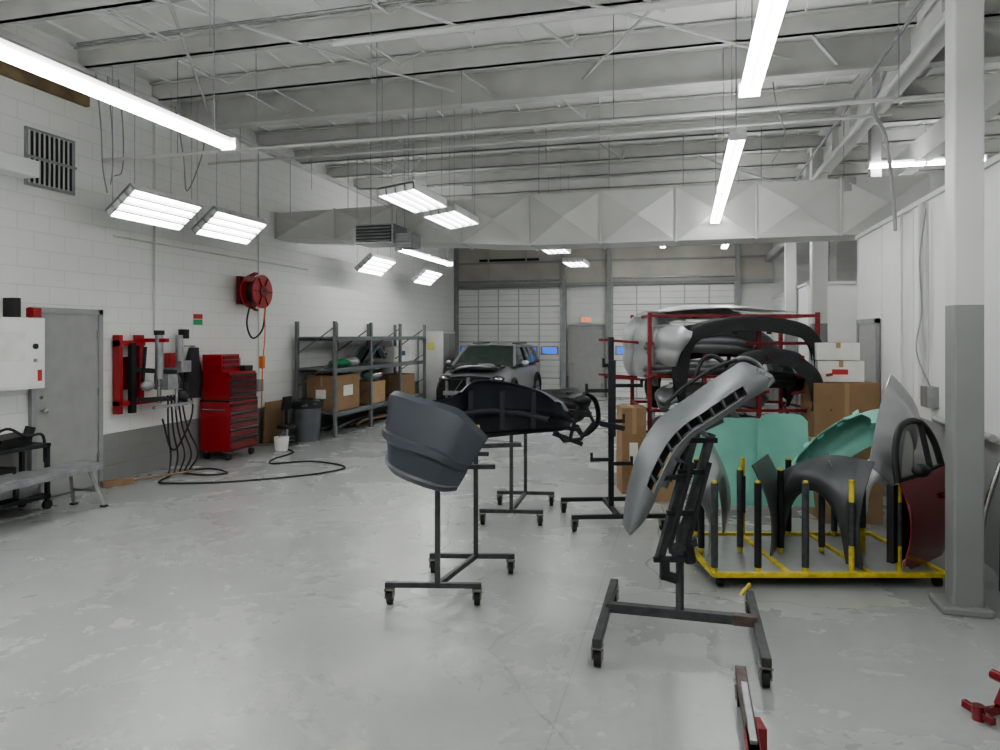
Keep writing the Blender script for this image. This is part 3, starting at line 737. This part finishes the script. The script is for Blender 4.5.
m.bar((.0, .0, -.12), (.08, .0, .2), .03, .03, DARK); m.bar((-.35, .02, .05), (.1, .0, -.02), .035, .035, DARK)
m.done()

m = M("tall_parts_stand", (-.71, 7.0, 0), math.radians(18))
for y in (-.35, .35):
    m.bar((-.45, y, .14), (.45, y, .14), .04, .04, DARK)
    for x in (-.42, .42): caster(m, x, y)
m.bar((0, -.35, .14), (0, .35, .14), .04, .04, DARK); m.bar((0, 0, .14), (0, 0, 1.83), .05, .05, DARK)
for z, l in ((1.35, .3), (1.3, -.25), (1.0, .12), (.62, -.2), (.58, .2), (1.55, -.08)):
    m.bar((0, -.03, z), (l, -.03, z), .035, .035, DARK); m.bar((l, -.03, z-.02), (l, -.03, z+.07), .025, .025, DARK)
m.bar((0, -.05, .85), (.0, -.05, 1.6), .07, .03, DARK); m.bar((-.12, -.06, .98), (.12, -.06, .93), .05, .05, DARK)
m.done(.003)

m = M("rotating_panel_stand", (-.03, 4.36, 0))
for x in (-.44, .44):
    m.bar((x, -.5, .15), (x, .5, .15), .05, .05, STANDG)
    for y in (-.46, .46): caster(m, x, y, .125, .052)
m.bar((-.44, .0, .17), (.44, .0, .17), .055, .055, STANDG); m.bar((.3, 0, .17), (.44, 0, .17), .06, .06, STANDM)
m.cyl((0, 0, .17), (0, 0, .72), .025, STANDG)
m.cyl((.38, .42, .17), (.44, .46, .23), .012, YEL)
m.T = Matrix.Rotation(YAW, 4, 'Z')
for dx in (-.05, .05):
    m.bar((.13+dx, -.03, 1.26), (-.10+dx, -.10, .52), .035, .05, STANDG)
    m.bar((.10+dx, -.10, 1.10), (-.05+dx, -.16, .62), .02, .025, DARK)
for t in (.05, .3, .62, .98):
    p = Vector((.13, -.05, 1.26)).lerp(Vector((-.10, -.12, .52)), t); m.bar(p+Vector((-.09, 0, 0)), p+Vector((.09, 0, 0)), .03, .03, DARK)
m.bar((-.12, -.12, .55), (-.12, -.12, .42), .05, .05, DARK); m.cyl((-.14, -.12, .45), (-.05, -.12, .42), .03, DARK)
m.bar((-.08, -.1, .58), (.08, -.04, .62), .05, .05, STANDG); m.cyl((.03, -.06, .6), (.05, -.06, .5), .035, DARK)
m.bar((-.1, -.1, 1.2), (.25, -.02, 1.34), .03, .03, STANDG); m.bar((.1, -.02, 1.2), (.1, .03, 1.45), .03, .03, STANDG)
m.bar((-.28, -.15, 1.0), (.05, -.08, 1.02), .025, .025, DARK)
m.done(.003)

m = M("silver_bumper_cover", (-.03, 4.36, 0), YAW)
up = [(.50, 1.645), (.38, 1.68), (.27, 1.635), (.132, 1.565), (.012, 1.49), (-.108, 1.412), (-.20, 1.33), (-.285, 1.18), (-.335, 1.0), (-.355, .86), (-.36, .74)]
lo = [(.575, 1.575), (.49, 1.525), (.36, 1.47), (.222, 1.40), (.10, 1.335), (-.01, 1.27), (-.10, 1.165), (-.175, 1.02), (-.225, .89), (-.275, .79), (-.345, .71)]
dep = [.10, .02, -.06, -.13, -.17, -.19, -.20, -.20, -.18, -.16, -.14]
U = catmull([(a[0], d, a[1]) for a, d in zip(up, dep)], 5); Lw = catmull([(a[0], d-.08, a[1]) for a, d in zip(lo, dep)], 5)
nn = len(U)
def P(i, v):
    p = U[i].lerp(Lw[i], v); p.y -= .08*math.sin(math.pi*v)
    return p
a, b = 10, 38
def bandv(i, lo_, hi_, k=6): return [P(i, lo_+(hi_-lo_)*j/k) for j in range(k+1)]
m.grid([bandv(i, 0, 1, 10) for i in range(0, a+1)], SILV, .008, True, SILV2)
m.grid([bandv(i, 0, .50) for i in range(a, b+1)], SILV, .008, True, SILV2)
m.grid([bandv(i, .80, 1, 3) for i in range(a, b+1)], SILV, .008, True, SILV2)
m.grid([bandv(i, 0, 1, 10) for i in range(b, nn)], SILV, .008, True, SILV2)
for i in range(a+2, b, 3):
    p, q = P(i, .48), P(i, .83); m.bar(p+Vector((0, .02, 0)), q+Vector((0, .02, 0)), .02, .012, SILV2)
inner = [[P(i, v)+Vector((0, .06, 0)) for v in (.45, .65, .85)] for i in range(a, b+1)]
m.grid(inner, BLK)
m.tube([P(i, .22)+Vector((0, -.004, 0)) for i in range(2, nn-6)], .005, SILV2, sm=False)
m.obox((.47, -.05, 1.60), (.09, .03, .03), (0, .45, 0), BLK)
for k in range(4): m.obox((.43+.03*k, -.075+.01*k, 1.62-.018*k), (.010, .04, .06), (0, .5, 0), SILV)
m.tube([(.55, .06, 1.60), (.50, .1, 1.68), (.40, .08, 1.71), (.30, .04, 1.67)], .012, SILV2)
m.tube([(.36, .05, 1.45), (.2, -.0, 1.36), (.06, -.04, 1.26), (-.05, -.06, 1.12), (-.12, -.07, .95)], .03, SILV2)
m.tube([(.5, .1, 1.5), (.3, .04, 1.38), (.12, 0, 1.27), (.0, -.02, 1.12), (-.08, -.05, .98)], .018, BLK)
m.tube([(.34, -.02, 1.70), (.25, -.0, 1.67), (.13, -.02, 1.61), (.0, -.05, 1.53), (-.1, -.1, 1.45)], .012, BLK)
m.tube([(.30, .02, 1.66), (.22, .05, 1.72), (.15, .04, 1.70), (.1, .02, 1.6)], .014, BLK)
for i in (14, 22, 30): m.bar(P(i, 1), P(i, 1)+Vector((.06, .10, -.05)), .04, .006, SILV2)
m.done()

m = M("stand_base_beam", (.27, 3.0, 0))
m.bar((0, -.9, .16), (0, .72, .16), .05, .05, STANDM); m.bar((0, .0, .2), (0, .5, .2), .03, .02, GALV)
m.bar((0, -.9, .165), (0, .15, .165), .056, .04, RED); m.obox((.04, .22, .12), (.04, .1, .1), (0, 0, .2), RED)
caster(m, 0, .66, .13); caster(m, 0, -.8, .13)
m.done(.003)
m = M("red_floor_clamp", (1.47, 3.9, 0), .5)
m.bar((-.12, 0, .03), (.16, 0, .04), .035, .035, REDD); m.bar((.0, 0, .05), (.08, .02, .14), .035, .035, REDD); m.bar((-.12, -.08, .03), (-.1, .1, .03), .03, .035, REDD)
m.cyl((-.12, 0, 0), (-.12, 0, .07), .028, REDD); m.cyl((.08, -.06, .15), (.08, .1, .15), .025, REDD); m.cyl((.12, .0, .0), (.12, .0, .12), .02, CHROME)
m.done(.004)

# ---------------------------------------------------------------- red rack with stacked parts
m = M("red_parts_rack", (.42, 9.3, 0), YAW)
W, Dp = 1.0, .55
for x in (-W, -.35, .3, W):
    for y in (-Dp, Dp):
        m.bar((x, y, .12), (x, y, 2.12 if abs(x) == W else 1.9), .045, .045, RED)
for z in (.14, .55, .95, 1.35, 1.75, 2.08):
    for y in (-Dp, Dp): m.bar((-W, y, z), (W, y, z), .035, .035, RED)
    for x in (-W, -.35, .3, W): m.bar((x, -Dp, z), (x, Dp, z), .03, .03, RED)
for x in (-W, W):
    m.bar((x, -Dp, .14), (x, Dp, 1.0), .025, .025, RED); m.bar((x, -Dp, 1.35), (x, -Dp-.35, 1.4), .03, .03, RED); m.bar((x, -Dp, .95), (x, -Dp-.35, 1.0), .03, .03, RED)
for x in (-.35, .3, .7):
    m.bar((x, -Dp, 1.55), (x, -Dp-.3, 1.6), .03, .03, RED); m.bar((x, -Dp, 1.15), (x, -Dp-.3, 1.2), .03, .03, RED)
for z in (1.3, 1.75):
    for y in (-.3, .2): m.bar((-W, y, z), (-W-.5, y, z+.04), .03, .03, RED)
for x in (-W, W):
    for y in (-Dp, Dp): caster(m, x, y)
m.done(.003)
def rackbumper(name, x, y, z, rz, tilt, L, wrap, H, mo, mi, axis='X', arch=.35):
    m = M(name, (x, y, z), rz); m.T = Matrix.Rotation(tilt, 4, axis); bumper_shape(m, L, wrap, H, mo, mi, arch); m.done()
hp = math.pi/2
rackbumper("black_bumper_cover", .72, 8.80, 1.84, YAW+.05, hp, 1.66, .85, .13, BLK, BLK)
rackbumper("gray_bumper_cover", .30, 9.2, 1.76, YAW, hp, 1.50, .55, .28, MIDG, SILV2)
rackbumper("wrapped_bumper_cover", .05, 9.6, 2.0, YAW, hp, 1.45, .35, .45, LGRAY, LGRAY)
rackbumper("wrapped_bumper_cover", -.60, 9.10, 1.34, YAW+1.35, .12, .75, .35, .78, LGRAY, MIDG)
rackbumper("wrapped_bumper_cover", -.25, 8.8, 1.50, YAW+1.2, .1, .8, .35, .48, LGRAY, MIDG)
rackbumper("silver_bumper_cover", .20, 8.70, 1.62, YAW+math.pi, .25, 1.15, .35, .20, MIDG, SILV2)
rackbumper("silver_bumper_cover", .15, 8.75, 1.36, YAW+math.pi+.1, .2, 1.05, .3, .18, LGRAY, SILV2)
rackbumper("black_bumper_cover", .40, 9.5, 1.52, YAW+.1, hp, 1.8, .6, .2, BLK, DARK)
rackbumper("black_bumper_cover", .95, 8.75, 1.46, YAW-.1, hp, 1.0, .5, .12, BLK, DARK)
rackbumper("gray_bumper_cover", .95, 8.95, 1.2, YAW+math.pi, .3, .9, .3, .2, SILV2, DARK)
rackbumper("silver_bumper_shell", .2, 9.0, 1.0, YAW+.3, .3, 1.3, .4, .26, MIDG, SILV2)
rackbumper("gray_bumper_shell", .3, 9.1, .6, YAW-.2, .2, 1.3, .4, .28, SILV2, DARK)
rackbumper("white_bumper_shell", .45, 9.2, .18, YAW, .1, 1.5, .4, .32, LGRAY, MIDG)
m = M("silver_hood_panel", (.35, 9.25, 2.12), YAW)
m.grid([[(x, y, .10*math.cos(x*1.7)*math.cos(y*1.6)+.03*y) for y in [-.55+.11*j for j in range(11)]] for x in [-.8+.1*i for i in range(17)]], MIDG, .01)
m.done()
carton("cardboard_box", -.62, 8.45, 0, .28, .4, 1.0, YAW, CARD, PAPER)
carton("cardboard_box", -.30, 8.1, .0, .3, .3, .5, YAW, CARD2)

carton("cardboard_box", 1.75, 9.0, 0, .7, .6, 1.3, .1, CARD, None)
carton("white_parts_box", 1.72, 9.0, 1.31, .5, .4, .24, .1, PAPER, REDP)
carton("white_parts_box", 1.70, 9.0, 1.56, .46, .4, .2, .05, PAPER, None)
carton("cardboard_box", 1.55, 7.75, 0, .55, .5, .78, .2, CARD2, None)

# ---------------------------------------------------------------- yellow parts cart
m = M("yellow_parts_dolly", (.90, 6.07, 0), YAW)
W, Dp = .85, .52
for y in (-Dp, Dp): m.box(-W, W, y-.02, y+.02, .08, .115, YEL)
for x in (-W, -.3, .3, W): m.box(x-.02, x+.02, -Dp, Dp, .08, .11, YEL)
m.box(-W, W, -Dp, Dp, .085, .09, GRAYT)
for x in (-W+.05, W-.05):
    for y in (-Dp+.04, Dp-.04): m.cyl((x-.02, y, .04), (x+.02, y, .04), .04, RUB)
posts = [(-.84, -.48, 0), (-.52, -.48, 0), (-.17, -.48, 0), (.17, -.48, 1), (.52, -.48, 1), (-.80, .0, 0), (-.48, .02, 0), (-.16, 0, 0), (.18, .02, 0), (.5, 0, 1), (.8, -.3, 0), (-.7, .48, 0), (-.3, .48, 1), (.1, .48, 0), (.5, .48, 0)]
for k, (x, y, c) in enumerate(posts):
    if c: m.cyl((x, y, .1), (x, y, .78), .020, YEL); m.cyl((x, y, .3), (x, y, .62), .025, STANDG)
    else: m.cyl((x, y, .1), (x, y, .16), .022, YEL); m.cyl((x, y, .14), (x, y, .76), .026, BLK if k % 2 else STANDG); m.cyl((x, y, .76), (x, y, .775), .018, YEL)
m.done(.003)

def sheetpanel(name, loc, rz, w, h, curve, mt, lean=.12, round_=.08):
    m = M(name, loc, rz); rows = []
    for i in range(13):
        u = i/12*2-1; r = []
        for j in range(9):
            v = j/8; e = (1-round_*(abs(u)**6)); zz = h*v*(e if v > .5 else 1)
            r.append((w/2*u*(1-.10*v), curve*(u*u)+lean*v+.04*math.sin(3*v), zz))
        rows.append(r)
    m.grid(rows, mt, .006); m.done()
sheetpanel("mint_film_hood_panel", (.50, 7.45, .12), YAW, .85, .88, .08, MINT)
sheetpanel("mint_film_hood_panel", (.98, 7.6, .12), YAW-.1, .55, .92, -.05, MINT)
def fender(name, loc, rz, mt, L=.95, H=.6, lean=.1, tilt=0, roll=0):
    m = M(name, loc, rz); m.T = Matrix.Rotation(roll, 4, 'X') @ Matrix.Rotation(tilt, 4, 'Y'); rows = []
    for i in range(25):
        u = i/24; x = (u-.5)*L
        top = H*(.72+.28*math.sin(min(1, u*1.35)*hp))
        d = (u-.48)/.34; lowz = H*.62*math.sqrt(max(0, 1-d*d)) if abs(d) < 1 else 0
        r = []
        for j in range(9):
            v = j/8; r.append((x, -.06*math.sin(math.pi*v)+lean*v*v-.05*u, lowz+(top-lowz)*v))
        rows.append(r)
    m.grid(rows, mt, .006)
    m.done()
def doorskin(name, loc, rz, mt, L=.95, H=.72):
    m = M(name, loc, rz); rows = []
    for i in range(13):
        u = i/12; rows.append([((u-.5)*L-.10*(v*v)*(1-u), -.06*math.sin(math.pi*v)+.12*v, H*v*(1-.10*u*v)+.05*(1-v)*(abs(u-.5)*2)**3) for v in [j/8 for j in range(9)]])
    m.grid(rows, mt, .008); m.done()
fender("dark_fender_panel", (1.02, 6.02, .13), YAW-1.15, DKG, .9, .78, .12)
fender("silver_fender_panel", (.22, 6.0, .13), YAW+1.15, SILV, .9, .75, .1)
doorskin("gray_door_skin", (.72, 6.1, .13), YAW+1.1, DKG, .95, .74)
doorskin("silver_door_skin", (1.28, 6.4, .13), YAW+1.15, SILV2, .9, .74)
m = M("mint_film_bumper", (1.50, 7.0, .72), YAW-.6); m.T = Matrix.Rotation(math.radians(-38), 4, 'Y') @ Matrix.Rotation(.3, 4, 'X'); bumper_shape(m, .85, .35, .34, MINT, MINT); m.done()
fender("silver_fender_panel", (1.86, 6.85, .62), YAW+.9, SILV, .95, .75, .15, math.radians(-35))
fender("silver_fender_panel", (1.62, 6.75, .3), YAW+.5, LGRAY, .5, .45, .1, math.radians(-10))

m = M("red_car_door", (1.74, 5.98, .13), math.radians(52))
rows = []
for i in range(13):
    u = i/12; x = (u-.5)*.80
    rows.append([(x+.05*math.sin(3*v)*(1 if u < .5 else .3), -.07*math.sin(math.pi*(.15+.8*v)), .66*v+ (.05*(u-.5)*v) + (0.04*(1-v) if u < .1 or u > .9 else 0)) for v in [j/8 for j in range(9)]])
m.grid(rows, REDD, .01)
m.box(-.41, .38, .02, .07, .05, .62, BLK); m.box(-.3, .2, .06, .09, .3, .36, DARK); m.cyl((-.2, .06, .18), (-.2, .08, .18), .09, DARK, n=20)
m.tube([(-.39, 0, .64), (-.34, .04, .84), (-.18, .08, 1.00), (.05, .1, 1.05), (.25, .09, 1.01), (.36, .05, .87), (.39, 0, .66)], .026, BLK)
m.bar((.18, .0, .66), (.21, .09, 1.02), .03, .03, BLK); m.bar((-.38, 0, .66), (.38, 0, .68), .03, .03, BLK)
m.box(.2, .34, -.09, -.07, .46, .5, REDD); m.ball((-.30, -.12, .74), (.07, .06, .05), BLK)
m.done()

# ---------------------------------------------------------------- right wall fittings
m = M("wall_pipework")
for y, z0, z1, r in ((7.75, 1.15, 3.15, .014), (7.95, 1.2, 3.19, .024), (8.6, 1.0, 3.19, .014)):
    m.cyl((XP-.04, y, z0), (XP-.04, y, z1), r, STEEL, n=8)
m.tube([(XP-.05, 7.75, 3.1), (XP-.12, 7.7, 2.6), (XP-.06, 7.85, 2.1), (XP-.15, 7.7, 1.7), (XP-.06, 7.6, 1.35)], .008, GRAYT)
m.box(XP-.1, XP, 7.55, 7.75, 1.15, 1.35, GALV); m.box(XP-.1, XP, 8.5, 8.7, .95, 1.2, GALV)
m.cyl((XP-.05, 6.2, 1.05), (XP-.05, 7.5, 1.05), .03, STEELD, n=10); m.cyl((XP-.05, 6.9, .3), (XP-.05, 6.9, 1.1), .03, STEELD, n=10); m.ball((XP-.05, 6.9, 1.07), .05, STEELD)
m.cyl((XP-.06, 6.9, 1.1), (XP-.06, 6.9, 1.4), .02, GALV, n=8); m.tube([(XP-.06, 6.9, 1.4), (XP-.12, 6.85, 1.55), (XP-.06, 6.8, 1.3), (XP-.06, 6.75, 1.05)], .012, BLK)
m.done()
m = M("leaning_bumper_bars", (2.2, 5.75, 0))
m.tube([(0, 0, .02), (.03, .05, .6), (.08, .1, 1.05)], .03, DARK); m.tube([(-.1, .15, .02), (-.05, .2, .5), (.06, .2, .9)], .02, CHROME)
m.done()
m = M("blue_equipment_board", (1.2, 17.2, 0)); m.box(-.5, .5, -.3, .3, 0, 1.2, GRAYT); m.box(-.4, .4, -.32, -.3, .5, 1.1, BLUEI); m.done(.01)
m = M("work_table", (0.2, 12.6, 0)); m.box(-.85, .85, -.45, .45, .75, .8, WOOD)
for x in (-.75, .75):
    for y in (-.35, .35): m.box(x-.03, x+.03, y-.03, y+.03, 0, .76, GRAYT)
m.done(.01)

# ---------------------------------------------------------------- world, camera
w = D.worlds.new("World"); bpy.context.scene.world = w; w.use_nodes = True
w.node_tree.nodes["Background"].inputs[0].default_value = (.8, .85, .9, 1); w.node_tree.nodes["Background"].inputs[1].default_value = .3
cam = D.cameras.new("camera"); co = D.objects.new("camera", cam); bpy.context.scene.collection.objects.link(co)
co.location = (0, 0, 1.85); co.rotation_euler = (math.pi/2, 0, YAW)
cam.sensor_width = 36; cam.lens = 25.2; cam.shift_y = -.04; cam.clip_start = .05
bpy.context.scene.camera = co
bpy.context.scene.view_settings.view_transform = 'AgX'
bpy.context.scene.view_settings.look = 'AgX - Medium High Contrast'
bpy.context.scene.view_settings.exposure = 0.4
